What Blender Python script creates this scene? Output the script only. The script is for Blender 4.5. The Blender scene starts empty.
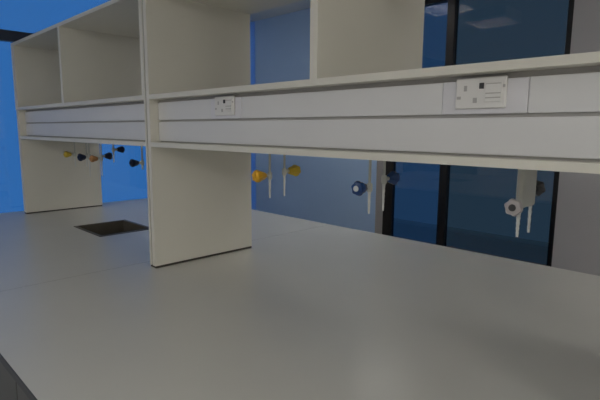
import bpy, bmesh, math, random
from mathutils import Vector, Matrix

random.seed(4)
sc = bpy.context.scene
COL = sc.collection
H = 0.90                                   # height of the worktop above the floor

# ------------------------------------------------------------------ materials
def mat(name, color, rough=0.5, metallic=0.0, spec=0.5, var=0.03, scale=6.0, bump=0.0, bscale=200.0, coat=0.0):
    m = bpy.data.materials.new(name); m.use_nodes = True
    nt = m.node_tree; N = nt.nodes; L = nt.links
    b = N['Principled BSDF']
    b.inputs['Roughness'].default_value = rough
    b.inputs['Metallic'].default_value = metallic
    b.inputs['Specular IOR Level'].default_value = spec
    b.inputs['Coat Weight'].default_value = coat
    tc = N.new('ShaderNodeTexCoord')
    nz = N.new('ShaderNodeTexNoise'); nz.inputs['Scale'].default_value = scale; nz.inputs['Detail'].default_value = 4
    L.new(tc.outputs['Object'], nz.inputs['Vector'])
    r = N.new('ShaderNodeValToRGB')
    r.color_ramp.elements[0].position = 0.3; r.color_ramp.elements[1].position = 0.7
    r.color_ramp.elements[0].color = (*[c * (1 - var) for c in color], 1)
    r.color_ramp.elements[1].color = (*[min(1, c * (1 + var)) for c in color], 1)
    L.new(nz.outputs['Fac'], r.inputs['Fac']); L.new(r.outputs['Color'], b.inputs['Base Color'])
    if bump:
        n2 = N.new('ShaderNodeTexNoise'); n2.inputs['Scale'].default_value = bscale
        L.new(tc.outputs['Object'], n2.inputs['Vector'])
        bp = N.new('ShaderNodeBump'); bp.inputs['Strength'].default_value = bump; bp.inputs['Distance'].default_value = 0.002
        L.new(n2.outputs['Fac'], bp.inputs['Height']); L.new(bp.outputs['Normal'], b.inputs['Normal'])
    return m

def emit_mat(name, color, strength):
    m = bpy.data.materials.new(name); m.use_nodes = True
    nt = m.node_tree; nt.nodes.clear()
    e = nt.nodes.new('ShaderNodeEmission'); o = nt.nodes.new('ShaderNodeOutputMaterial')
    e.inputs['Color'].default_value = (*color, 1); e.inputs['Strength'].default_value = strength
    nt.links.new(e.outputs[0], o.inputs[0])
    return m

def glass_mat(name, tint, ior=1.5):
    m = bpy.data.materials.new(name); m.use_nodes = True
    nt = m.node_tree; nt.nodes.clear(); N = nt.nodes; L = nt.links
    o = N.new('ShaderNodeOutputMaterial'); mx = N.new('ShaderNodeMixShader')
    t = N.new('ShaderNodeBsdfTransparent'); g = N.new('ShaderNodeBsdfGlossy'); f = N.new('ShaderNodeFresnel')
    f.inputs['IOR'].default_value = ior
    t.inputs['Color'].default_value = (*tint, 1); g.inputs['Roughness'].default_value = 0.015
    L.new(f.outputs[0], mx.inputs[0]); L.new(t.outputs[0], mx.inputs[1]); L.new(g.outputs[0], mx.inputs[2])
    L.new(mx.outputs[0], o.inputs[0])
    return m

M = dict(
    worktop=mat('worktop_laminate', (0.64, 0.63, 0.59), 0.32, spec=0.6, var=0.015, scale=3, bump=0.03),
    board=mat('melamine_board', (0.75, 0.73, 0.655), 0.5, var=0.02, scale=2),
    edge=mat('edge_band', (0.74, 0.72, 0.65), 0.42, var=0.02),
    edge_shade=mat('joint_filler', (0.34, 0.33, 0.30), 0.6),
    trunk=mat('white_trunking', (0.735, 0.735, 0.75), 0.38, var=0.01),
    groove=mat('trunking_groove', (0.47, 0.455, 0.44), 0.6),
    cover=mat('outlet_cover_plastic', (0.73, 0.725, 0.77), 0.35, var=0.01),
    socket=mat('socket_plastic', (0.755, 0.745, 0.735), 0.35, var=0.01),
    pin=mat('dark_pin_hole', (0.05, 0.05, 0.055), 0.6),
    grey_mark=mat('grey_button', (0.45, 0.44, 0.44), 0.5),
    seal=mat('brown_seal', (0.06, 0.052, 0.042), 0.7),
    sink=mat('dark_sink_resin', (0.10, 0.088, 0.068), 0.45, var=0.15),
    pipe=mat('white_coated_pipe', (0.56, 0.57, 0.53), 0.35),
    nozzle=mat('pale_nozzle', (0.70, 0.71, 0.69), 0.3),
    dark=mat('dark_bracket', (0.07, 0.07, 0.075), 0.5),
    yellow=mat('yellow_knob', (0.86, 0.46, 0.025), 0.35, var=0.05),
    olive=mat('deep_yellow_knob', (0.66, 0.47, 0.04), 0.4, var=0.05),
    blue=mat('blue_knob', (0.012, 0.055, 0.20), 0.25, var=0.05),
    navy=mat('navy_knob', (0.008, 0.016, 0.05), 0.4, var=0.05),
    grey=mat('grey_knob', (0.50, 0.46, 0.47), 0.35, var=0.05),
    orange=mat('orange_knob', (0.55, 0.27, 0.10), 0.4, var=0.05),
    cap_highlight=mat('painted_highlight_cap', (0.75, 0.78, 0.80), 0.3),  # pale colour stands in for the highlight on the blue knob
    wall=mat('wall_paint', (0.50, 0.485, 0.50), 0.55, var=0.02, scale=1.5, bump=0.05),
    plain=mat('side_wall_paint', (0.70, 0.69, 0.66), 0.7, var=0.02, bump=0.05),
    ceil=mat('ceiling_paint', (0.74, 0.74, 0.72), 0.8, var=0.02),
    floor=mat('vinyl_floor', (0.34, 0.33, 0.31), 0.35, var=0.1, scale=30),
    frame=mat('black_window_frame', (0.012, 0.012, 0.013), 0.4),
    navy_frame=mat('navy_window_frame', (0.010, 0.022, 0.05), 0.4),
    steel=mat('brushed_louvre', (0.62, 0.62, 0.62), 0.15, metallic=1.0),
    housing=mat('lamp_housing', (0.75, 0.75, 0.75), 0.5),
    cabinet=mat('cabinet_front', (0.10, 0.10, 0.095), 0.45),
    wall_bluelit=mat('wall_paint_blue_light', (0.54, 0.72, 0.97), 0.5, var=0.02, scale=1.5, bump=0.05),  # blue light from the left window put into the wall colour
    parapet=mat('dark_parapet', (0.75, 0.75, 0.72), 0.8),
)
M['tube'] = emit_mat('lamp_light', (1.0, 0.975, 0.91), 19.0)
M['opal'] = emit_mat('opal_fill', (1.0, 0.975, 0.91), 13.0)
M['glass'] = glass_mat('clear_glass', (0.96, 0.98, 1.0))
M['tint'] = glass_mat('tinted_glass', (0.62, 0.52, 0.485))
M['tint_dark'] = glass_mat('dark_tinted_glass', (0.70, 0.48, 0.37))

# ------------------------------------------------------------------ mesh helpers
class MB:
    def __init__(s): s.bm = bmesh.new(); s.smooth = False
    def box(s, x0, x1, y0, y1, z0, z1, bev=0.0):
        r = bmesh.ops.create_cube(s.bm, size=1.0)
        vs = r['verts']
        for v in vs:
            v.co = Vector(((x0 + x1) / 2 + v.co.x * (x1 - x0), (y0 + y1) / 2 + v.co.y * (y1 - y0), (z0 + z1) / 2 + v.co.z * (z1 - z0)))
        if bev:
            es = list({e for v in vs for e in v.link_edges})
            bmesh.ops.bevel(s.bm, geom=es, offset=bev, segments=2, profile=0.5, affect='EDGES')
        return s
    def lathe(s, origin, axis, prof, seg=24, lobes=0, amp=0.0):
        """prof: (radius, distance along axis); closed with caps where the radius is not 0"""
        s.smooth = True
        a = Vector(axis).normalized()
        u = a.orthogonal().normalized(); w = a.cross(u)
        o = Vector(origin); rings = []
        for r, t in prof:
            ring = []
            for k in range(seg):
                th = 2 * math.pi * k / seg
                rr = r * (1 + (amp * math.cos(lobes * th) if lobes else 0))
                ring.append(s.bm.verts.new(o + a * t + (u * math.cos(th) + w * math.sin(th)) * max(rr, 1e-5)))
            rings.append(ring)
        for A, B in zip(rings, rings[1:]):
            for k in range(seg):
                s.bm.faces.new((A[k], A[(k + 1) % seg], B[(k + 1) % seg], B[k]))
        s.bm.faces.new(list(reversed(rings[0]))); s.bm.faces.new(rings[-1])
        return s
    def plate_with_hole(s, x0, x1, y0, y1, z0, z1, hx0, hx1, hy0, hy1):
        xs = [x0, hx0, hx1, x1]; ys = [y0, hy0, hy1, y1]; V = {}
        for k, z in enumerate((z0, z1)):
            for i, x in enumerate(xs):
                for j, y in enumerate(ys): V[i, j, k] = s.bm.verts.new((x, y, z))
        f = s.bm.faces.new
        for i in range(3):
            for j in range(3):
                if (i, j) == (1, 1): continue
                f((V[i, j, 1], V[i + 1, j, 1], V[i + 1, j + 1, 1], V[i, j + 1, 1]))
                f((V[i, j + 1, 0], V[i + 1, j + 1, 0], V[i + 1, j, 0], V[i, j, 0]))
        for i in range(3):
            f((V[i, 0, 0], V[i + 1, 0, 0], V[i + 1, 0, 1], V[i, 0, 1])); f((V[i, 3, 1], V[i + 1, 3, 1], V[i + 1, 3, 0], V[i, 3, 0]))
            f((V[0, i, 1], V[0, i + 1, 1], V[0, i + 1, 0], V[0, i, 0])); f((V[3, i, 0], V[3, i + 1, 0], V[3, i + 1, 1], V[3, i, 1]))
        c = [(1, 1), (2, 1), (2, 2), (1, 2)]
        for a, b in zip(c, c[1:] + c[:1]):
            f((V[a[0], a[1], 1], V[b[0], b[1], 1], V[b[0], b[1], 0], V[a[0], a[1], 0]))
        return s
    def build(s, name, m, parent=None):
        bmesh.ops.recalc_face_normals(s.bm, faces=s.bm.faces[:])
        off = parent.matrix_basis.translation if parent else Vector((0, 0, 0))
        p = parent
        while p is not None and p.parent is not None:
            p = p.parent; off = off + p.matrix_basis.translation
        bmesh.ops.translate(s.bm, verts=s.bm.verts[:], vec=-off)
        me = bpy.data.meshes.new(name); s.bm.to_mesh(me); s.bm.free()
        if s.smooth:
            for p_ in me.polygons: p_.use_smooth = len(p_.vertices) == 4
            try: me.set_sharp_from_angle(angle=math.radians(40))
            except Exception: pass
        me.materials.append(m)
        o = bpy.data.objects.new(name, me); COL.objects.link(o)
        if parent: o.parent = parent
        return o

def tag(o, label=None, cat=None, group=None, kind=None):
    if label: o['label'] = label
    if cat: o['category'] = cat
    if group: o['group'] = group
    if kind: o['kind'] = kind
    return o

def thing(name, loc, label, cat, group=None):
    o = bpy.data.objects.new(name, None); o.empty_display_size = 0.05
    o.location = loc; COL.objects.link(o)
    return tag(o, label, cat, group)

def struct(o): o['kind'] = 'structure'; return o

def dup(root, loc, label, group=None):
    r = root.copy(); COL.objects.link(r); r.location = loc; r['label'] = label
    if group: r['group'] = group
    for ch in list(root.children):
        c = ch.copy(); COL.objects.link(c); c.parent = r
        for g in ch.children:
            d = g.copy(); COL.objects.link(d); d.parent = c
    return r

# ------------------------------------------------------------------ room shell
XL, XR, YF, YB, ZC = -2.60, 8.4, -6.4, 2.95, 3.10
struct(MB().box(XL - .3, XR + .2, YF - .2, YB + .3, -.15, 0).build('floor', M['floor']))
struct(MB().box(XL - .3, XR + .2, YF - .2, YB + .3, ZC, ZC + .15).build('ceiling', M['ceil']))
struct(MB().box(XR, XR + .15, YF, YB + .2, 0, ZC).build('wall_right', M['plain']))
struct(MB().box(XL - .2, XR + .15, YF - .15, YF, 0, ZC).build('wall_front', M['plain']))

# back wall with one wide window opening
OX0, OX1, OZ0, OZ1 = -0.619, 1.185, 0.12, 2.98
w = MB()
w.box(OX0 - .004, OX0, YB - .0005, YB + .22, 0, ZC); w.box(OX1, XR, YB, YB + .22, 0, ZC)
w.box(OX0, OX1, YB, YB + .22, 0, OZ0); w.box(OX0, OX1, YB, YB + .22, OZ1, ZC)
struct(w.build('wall_back', M['wall']))
struct(MB().box(XL - .2, OX0 - .004, YB, YB + .22, 0, ZC).build('wall_back_bluelit', M['wall_bluelit']))

FY0, FY1 = YB + .13, YB + .19
win = bpy.data.objects.new('window_2', None); win.location = (0, YB + .16, OZ0); COL.objects.link(win); struct(win)
f = MB()
f.box(OX0, OX0 + .115, FY0, FY1, OZ0, OZ1, .004); f.box(1.105, OX1, FY0, FY1, OZ0, OZ1, .004)
f.box(.055, .135, FY0 - .015, FY1, OZ0, OZ1, .004)
f.box(OX0 + .115, 1.105, FY0, FY1, OZ0, OZ0 + .07); f.box(OX0 + .115, 1.105, FY0, FY1, OZ1 - .07, OZ1)
f.build('window_frame', M['frame'], win)
MB().box(OX0 + .11, .06, YB + .155, YB + .163, OZ0 + .06, OZ1 - .06).build('pane', M['tint'], win)
MB().box(.13, 1.11, YB + .155, YB + .163, OZ0 + .06, OZ1 - .06).build('pane', M['tint_dark'], win)

# left wall: glazed from sill to ceiling
WY0, WY1, WZ0, WZ1 = -3.6, 2.95, 0.08, ZC - .002
w = MB()
w.box(XL - .2, XL, YF, YB, 0, WZ0)
w.box(XL - .2, XL, YF, WY0, WZ0, WZ1)
struct(w.build('wall_left', M['wall']))
win = bpy.data.objects.new('window_1', None); win.location = (XL - .05, 0, WZ0); COL.objects.link(win); struct(win)
f = MB(); fx0, fx1 = XL - .09, XL - .02
f.box(fx0, fx1, WY0, WY1, WZ0, WZ0 + .05); f.box(fx0, fx1, WY0, 1.75, WZ1 - .03, WZ1)
f.box(fx0, fx1, WY0, 1.75, H + 1.56, H + 1.655)
for y in (WY0, -2.2, -.75, 1.75): f.box(fx0, fx1, y, y + .04, WZ0, WZ1)
f.build('window_frame', M['navy_frame'], win)
MB().box(XL - .06, XL - .052, WY0, WY1, WZ0, WZ1).build('pane', M['glass'], win)

# outside the back window
p = MB(); p.box(-6.0, 4.2, 6.0, 6.2, -1.5, 0.0); p.box(-6.0, 4.2, 5.95, 6.25, 0.0, .05, .01)
tag(p.build('parapet', M['parapet']), kind='structure')
# ------------------------------------------------------------------ the bench
WX0, WX1, WF, WB = XL + .005, 2.56, -.895, 1.683
SEAM = -.163
SX0, SX1, SY0, SY1 = -1.50, -1.01, .112, .515
bench = thing('lab_bench', (0, .37, 0), 'long pale grey laboratory bench with a jointed laminate worktop', 'bench')
tl = MB().plate_with_hole(WX0, SEAM - .001, WF, WB, H - .03, H, SX0, SX1, SY0, SY1).build('worktop', M['worktop'], bench)
tr = MB().box(SEAM + .001, WX1, WF, WB, H - .03, H, .002).build('worktop', M['worktop'], bench)
MB().box(WX0, WX1, WF - .004, WF, H - .03, H - .001, .001).build('edge_strip', M['dark'], bench)
MB().box(SEAM - .001, SEAM + .001, WF + .002, WB - .002, H - .03, H - .0008).build('joint', M['seal'], bench)
c = MB().plate_with_hole(WX0, WX1 - .03, WF + .05, WB - .05, .12, H - .03, SX0 - .02, SX1 + .02, SY0 - .02, SY1 + .02)
c.build('base_carcass', M['cabinet'], bench)
MB().box(WX0, WX1 - .08, WF + .11, WB - .11, 0, .12).build('plinth', M['seal'], bench)
n = 8; dw = (WX1 - .03 - WX0) / n
for k in range(n):
    x0 = WX0 + k * dw
    d = MB().box(x0 + .004, x0 + dw - .004, WF + .03, WF + .05, .13, H - .045, .002).build('door', M['cabinet'], bench)
    MB().box(x0 + dw / 2 - .06, x0 + dw / 2 + .06, WF + .005, WF + .03, H - .12, H - .105, .004).build('handle', M['steel'], d)

snk = thing('sink', (-1.255, .31, H - .2), 'dark brown rectangular sink sunk into the worktop under the far shelf bay', 'sink')
s = MB()
s.plate_with_hole(SX0 - .012, SX1 + .012, SY0 - .012, SY1 + .012, H + .0003, H + .004, SX0 + .012, SX1 - .012, SY0 + .012, SY1 - .012)
s.build('rim', M['sink'], snk)
s = MB(); a, b_, c_, d_ = SX0 + .002, SX1 - .002, SY0 + .002, SY1 - .002
s.box(a, a + .012, c_, d_, H - .19, H + .0002); s.box(b_ - .012, b_, c_, d_, H - .19, H + .0002)
s.box(a + .012, b_ - .012, c_, c_ + .012, H - .19, H + .0002); s.box(a + .012, b_ - .012, d_ - .012, d_, H - .19, H + .0002)
s.box(a, b_, c_, d_, H - .2, H - .19)
s.build('basin', M['sink'], snk)
MB().lathe((-1.255, .31, H - .1899), (0, 0, 1), [(.03, 0), (.03, .003), (.02, .004)]).build('drain', M['steel'], snk)

# ------------------------------------------------------------------ shelving over the bench
D = .70
ZS, ZB, ZT = H + .962, H + .6845, H + 1.4914
TB = .024
ups = [-2.388, 0.0, 2.470]                  # right faces of the uprights
rack = thing('bench_shelving', (0, D / 2, H), 'pale double sided shelving with upright panels standing along the bench', 'shelf')
EB = .0015                                  # edge banding thickness
def panel(name, x0, x1, z0, z1, parent, y0=0.0, y1=D):
    o = MB().box(x0, x1, y0 + EB, y1 - EB, z0, z1).build(name, M['board'], parent)
    MB().box(x0, x1, y0, y0 + EB, z0, z1).build('edge_band', M['edge'], o)
    MB().box(x0, x1, y1 - EB, y1, z0, z1).build('edge_band', M['edge'], o)
    return o
for X in ups:
    panel('upright', X - .030, X, H + .012, ZT, rack)
    panel('upright', X - .078, X - .046, ZS - TB, ZT, rack)
    panel('upright', X - .060, X - .046, H + .012, ZS - TB, rack)
    MB().box(X - .046, X - .030, .006, D - .006, H + .012, ZT).build('filler_strip', M['edge_shade'], rack)
    MB().box(X - .057, X + .0012, .003, D - .003, H, H + .012).build('base_seal', M['seal'], rack)
bays = [(-2.388, -.060, -.078), (0.0, 2.410, 2.392)]
for (x0, x1, x1u), dx in zip(bays, (-1.265, 1.2285)):
    def board(name, xa, xb, z0):
        o = MB().box(xa, xb, EB, D - EB, z0, z0 + TB).build(name, M['board'], rack)
        MB().box(xa, xb, 0, EB, z0, z0 + TB).build('edge_band', M['edge'], o)
        MB().box(xa, xb, D - EB, D, z0, z0 + TB).build('edge_band', M['edge'], o)
    board('shelf_board', x0, x1u, ZS - TB)
    board('bottom_board', x0, x1, ZB)
    panel('divider', dx - .036, dx, ZS, ZT, rack)
o = MB().box(ups[0] - .08, ups[2], EB, D - EB, ZT, ZT + TB).build('top_board', M['board'], rack)
MB().box(ups[0] - .08, ups[2], 0, EB, ZT, ZT + TB).build('edge_band', M['edge'], o)
MB().box(ups[0] - .08, ups[2], D - EB, D, ZT, ZT + TB).build('edge_band', M['edge'], o)

# ------------------------------------------------------------------ service trunking between the boards
TY = .05
ZG = H + .8235
def trunking(x0, x1, label, covers):
    x0 += .0005; x1 -= .0005
    cx = (x0 + x1) / 2
    t = thing('service_trunking', (cx, D / 2, ZB + TB), label, 'trunking', 'service trunking under the shelf')
    zl, zh = ZB + TB, ZS - TB
    MB().box(x0, x1, TY + .012, D - TY - .012, zl + .0006, zh - .0006).build('body', M['groove'], t)
    for sgn in (0, 1):
        ya, yb = (TY, TY + .012) if sgn == 0 else (D - TY - .012, D - TY)
        lo = MB().box(x0, x1, ya, yb, zl + .007, ZG - .005, .0025).build('lower_cover', M['trunk'], t)
        segs = [x0] + ([v for c in covers for v in c] if sgn == 0 else []) + [x1]
        for a, b in zip(segs[0::2], segs[1::2]):
            MB().box(a, b, ya, yb, ZG + .005, zh - .016, .0025).build('upper_cover', M['trunk'], t)
        if sgn == 0:
            for a, b in covers:
                MB().box(a + .001, b - .001, ya - .002, yb, ZG + .005, zh - .016, .003).build('outlet_cover', M['cover'], t)
    return t
trunking(0.0, 2.410, 'white service trunking under the near shelf, holding two power sockets', [(.50, .735), (1.693, 1.938)])
trunking(-2.388, -.060, 'white service trunking under the far shelf, left of the upright panel', [])

# power sockets ------------------------------------------------------
def make_socket(x, label):
    y = TY - .002; z = H + .886
    t = thing('power_socket', (x, y, z), label, 'power socket', 'power sockets on the service trunking')
    MB().box(x - .073, x + .073, y - .009, y, z - .043, z + .043, .004).build('faceplate', M['socket'], t)
    yf = y - .009
    for xa, xb, za, zb in ((-.047, -.038, .006, .0215), (-.067, -.0555, -.016, -.008), (-.019, -.0075, -.027, -.013)):
        MB().box(x + xa, x + xb, yf - .0006, yf + .002, z + za, z + zb).build('pin_hole', M['grey_mark'], t)
    MB().box(x - .002, x + .011, yf - .003, yf + .001, z + .011, z + .027, .001).build('switch', M['pin'], t)
    md = MB().box(x + .016, x + .0615, yf - .004, yf + .001, z - .026, z + .027, .0015).build('breaker_module', M['socket'], t)
    for za, zb in ((-.004, -.0008), (-.016, -.0128), (.022, .0245)):
        MB().box(x + .018, x + .0595, yf - .0046, yf - .0035, z + za, z + zb).build('grille_line', M['groove'], md)
    MB().box(x + .0635, x + .0695, yf - .002, yf + .001, z + .012, z + .020, .001).build('button', M['grey_mark'], t)
    return t
s0 = make_socket(1.811, 'white power socket with a dark switch, near end of the trunking')
dup(s0, (.618, TY - .002, H + .886), 'white power socket close to the upright panel')

# ------------------------------------------------------------------ drop taps under the bottom board
def knob(parent, x, y, z, sg, R, L, m, capm, name='knob'):
    """sg = -1 faces the front of the bench, +1 the rear"""
    k = MB().lathe((x, y, z), (0, sg, 0), [(R * .45, 0), (R * .62, L * .12), (R * .80, L * .45), (R * .98, L * .62), (R, L * .78), (R * .90, L * .93), (R * .55, L)],
                   seg=48, lobes=6, amp=.07).build(name, m, parent)
    MB().lathe((x, y, z), (0, sg, 0), [(R * .42, L * .985), (R * .40, L * 1.06), (R * .22, L * 1.10)], seg=24).build('knob_cap', capm, k)
    return k
def make_tap(x, label, fm, bm, R, capm, block=False, KL=.058, zk=(.556, .570), pipe_len=.442, name='drop_tap'):
    yc = .35
    t = thing(name, (x, yc, ZB), label, 'tap', 'drop taps under the shelving')
    MB().box(x - .022, x + .022, .265, .435, ZB - .016, ZB - .0006, .002).build('mounting_plate', M['dark'], t)
    if block:
        bl = MB().box(x - .012, x + .012, .290, .412, H + .535, ZB - .016, .008)
        bl.build('valve_block', M['pipe'], t)
    for sg, y, z, m in ((-1, .30, H + zk[0], fm), (1, .40, H + zk[1], bm)):
        pz = ZB - .016
        MB().lathe((x, y, z + .012), (0, 0, 1), [(.0058, 0), (.0058, pz - z - .012)], seg=16).build('pipe', M['pipe'], t)
        vb = MB().lathe((x, y, z - .02), (0, 0, 1), [(.009, 0), (.0125, .006), (.0125, .03), (.009, .036)], seg=16)
        vb.lathe((x, y, z), (0, sg, 0), [(.0085, 0), (.0085, .034)], seg=16)
        vb.build('valve_body', M['pipe'], t)
        nz = [(.0085, 0)]
        zb = H + pipe_len; n = 5; ln = z - .02 - zb
        for q in range(n):
            nz += [(.0072 - q * .0005, ln * (q + .15) / n), (.0055 - q * .0004, ln * (q + .95) / n)]
        nz += [(.0045, ln)]
        MB().lathe((x, y, z - .02), (0, 0, -1), nz, seg=16).build('nozzle', M['nozzle'], t)
        if m is not None:
            k = knob(t, x, y + sg * (.018 if block else .030), z, sg, R, KL, m, capm if capm else m)
    return t
make_tap(.635, 'drop tap with yellow knobs beside the upright panel, under the near shelf', M['yellow'], M['olive'], .029, None, KL=.068)
make_tap(1.25, 'drop tap with a glossy blue knob, between the yellow and the grey taps', M['blue'], M['blue'], .029, M['cap_highlight'], zk=(.552, .578))
make_tap(1.845, 'drop tap with a grey knob on a pale block, in front of the dark window', M['grey'], M['dark'], .027, M['pin'], block=True, KL=.04, zk=(.544, .590))
make_tap(-1.945, 'drop tap with a yellow knob against the far end panel', M['olive'], None, .026, None, zk=(.556, .545))
make_tap(-1.63, 'drop tap with navy knobs beside the far yellow tap', M['navy'], M['navy'], .030, None, zk=(.545, .548), pipe_len=.38)
make_tap(-1.385, 'drop tap with an orange front knob and a navy rear knob, over the sink', M['orange'], M['navy'], .026, None, zk=(.545, .612), pipe_len=.51)
make_tap(-.70, 'drop tap with a dark knob, half hidden behind the upright panel', M['navy'], M['navy'], .026, None, zk=(.548, .548), pipe_len=.50)

# ------------------------------------------------------------------ ceiling lights with louvres
def make_lamp(x, y, label):
    t = thing('ceiling_light', (x, y, ZC), label, 'ceiling light', 'louvred ceiling lights')
    z0, z1 = ZC - .13, ZC; a = .25
    h = MB(); h.box(x - a, x + a, y - a, y - a + .012, z0, z1); h.box(x - a, x + a, y + a - .012, y + a, z0, z1)
    h.box(x - a, x - a + .012, y - a + .012, y + a - .012, z0, z1); h.box(x + a - .012, x + a, y - a + .012, y + a - .012, z0, z1)
    h.box(x - a + .012, x + a - .012, y - a + .012, y + a - .012, z1 - .02, z1)
    h.build('housing', M['housing'], t)
    for k in range(4):
        yy = y - .18 + k * .12
        MB().box(x - .23, x + .23, yy - .018, yy + .018, z1 - .075, z1 - .04, .012).build('tube', M['tube'], t)
    l = MB()
    for k in range(1, 8): l.box(x - a + k * .0625 - .001, x - a + k * .0625 + .001, y - a + .013, y + a - .013, z0 + .004, z0 + .052)
    for k in range(1, 8): l.box(x - a + .013, x + a - .013, y - a + k * .0625 - .001, y - a + k * .0625 + .001, z0 + .004, z0 + .052)
    l.build('louvre', M['steel'], t)
    return t
l0 = make_lamp(-.17, 1.63, 'louvred ceiling light over the far side of the bench, mirrored in the dark window')
dup(l0, (-.26, 2.62, ZC), 'louvred ceiling light close to the back wall')
dup(l0, (-1.9, 1.7, ZC), 'hidden louvred light added above the sink end to brighten the back wall')  # hidden lamp, added to brighten the upper back wall

def make_fill_panel(x, y, label):  # unseen panels added as soft fill from the front and right
    t = thing('ceiling_fill_panel', (x, y, ZC), label, 'ceiling light', 'added opal fill panels')
    z0 = ZC - .09; a, b = .60, .30
    h = MB()
    h.box(x - a, x + a, y - b, y - b + .02, z0, ZC); h.box(x - a, x + a, y + b - .02, y + b, z0, ZC)
    h.box(x - a, x - a + .02, y - b + .02, y + b - .02, z0, ZC); h.box(x + a - .02, x + a, y - b + .02, y + b - .02, z0, ZC)
    h.build('housing', M['housing'], t)
    MB().box(x - a + .02, x + a - .02, y - b + .02, y + b - .02, z0 - .03, z0 + .03, .012).build('diffuser', M['opal'], t)
    return t
spots = [(5.0, -1.2, 'second row, beside the bench end'), (5.0, -3.4, 'second row, towards the front wall'), (2.4, -3.6, 'first row, in front of the bench'),
         (-1.1, -3.7, 'first row, between the bench and the front corner'), (7.2, -2.2, 'by the side wall, middle'), (7.2, .6, 'by the side wall, rear'), (5.0, 1.2, 'second row, towards the back wall'),
         (3.6, -5.4, 'along the front wall')]
p0 = None
for x, y, l in spots:
    if p0 is None: p0 = make_fill_panel(x, y, 'added opal fill panel, out of view, ' + l)
    else: dup(p0, (x, y, ZC), 'added opal fill panel, out of view, ' + l)

# ------------------------------------------------------------------ sky
wd = bpy.data.worlds.new('dusk'); sc.world = wd; wd.use_nodes = True
bg = wd.node_tree.nodes['Background']
bg.inputs['Color'].default_value = (.031, .143, .405, 1); bg.inputs['Strength'].default_value = 1.0

# ------------------------------------------------------------------ camera
yw, pt, rl = -.78319, -.146076, .00757
fw = Vector((math.sin(yw), math.cos(yw), 0)); rt = Vector((math.cos(yw), -math.sin(yw), 0))
F = fw * math.cos(pt) + Vector((0, 0, math.sin(pt))); U = rt.cross(F)
R_ = rt * math.cos(rl) + U * math.sin(rl); U_ = U * math.cos(rl) - rt * math.sin(rl)
cam = bpy.data.cameras.new('camera'); co = bpy.data.objects.new('camera', cam); COL.objects.link(co)
mw = Matrix.Identity(4)
for i in range(3): mw[i][0], mw[i][1], mw[i][2] = R_[i], U_[i], -F[i]
mw[0][3], mw[1][3], mw[2][3] = 2.41088, -1.2682, H + .78
co.matrix_world = mw
cam.sensor_width = 36; cam.lens = 475.15 * 36 / 600; cam.clip_start = .02
sc.camera = co

sc.view_settings.view_transform = 'Standard'; sc.view_settings.look = 'None'
sc.view_settings.exposure = 0.0; sc.view_settings.gamma = 1.0; sc.view_settings.use_curve_mapping = False
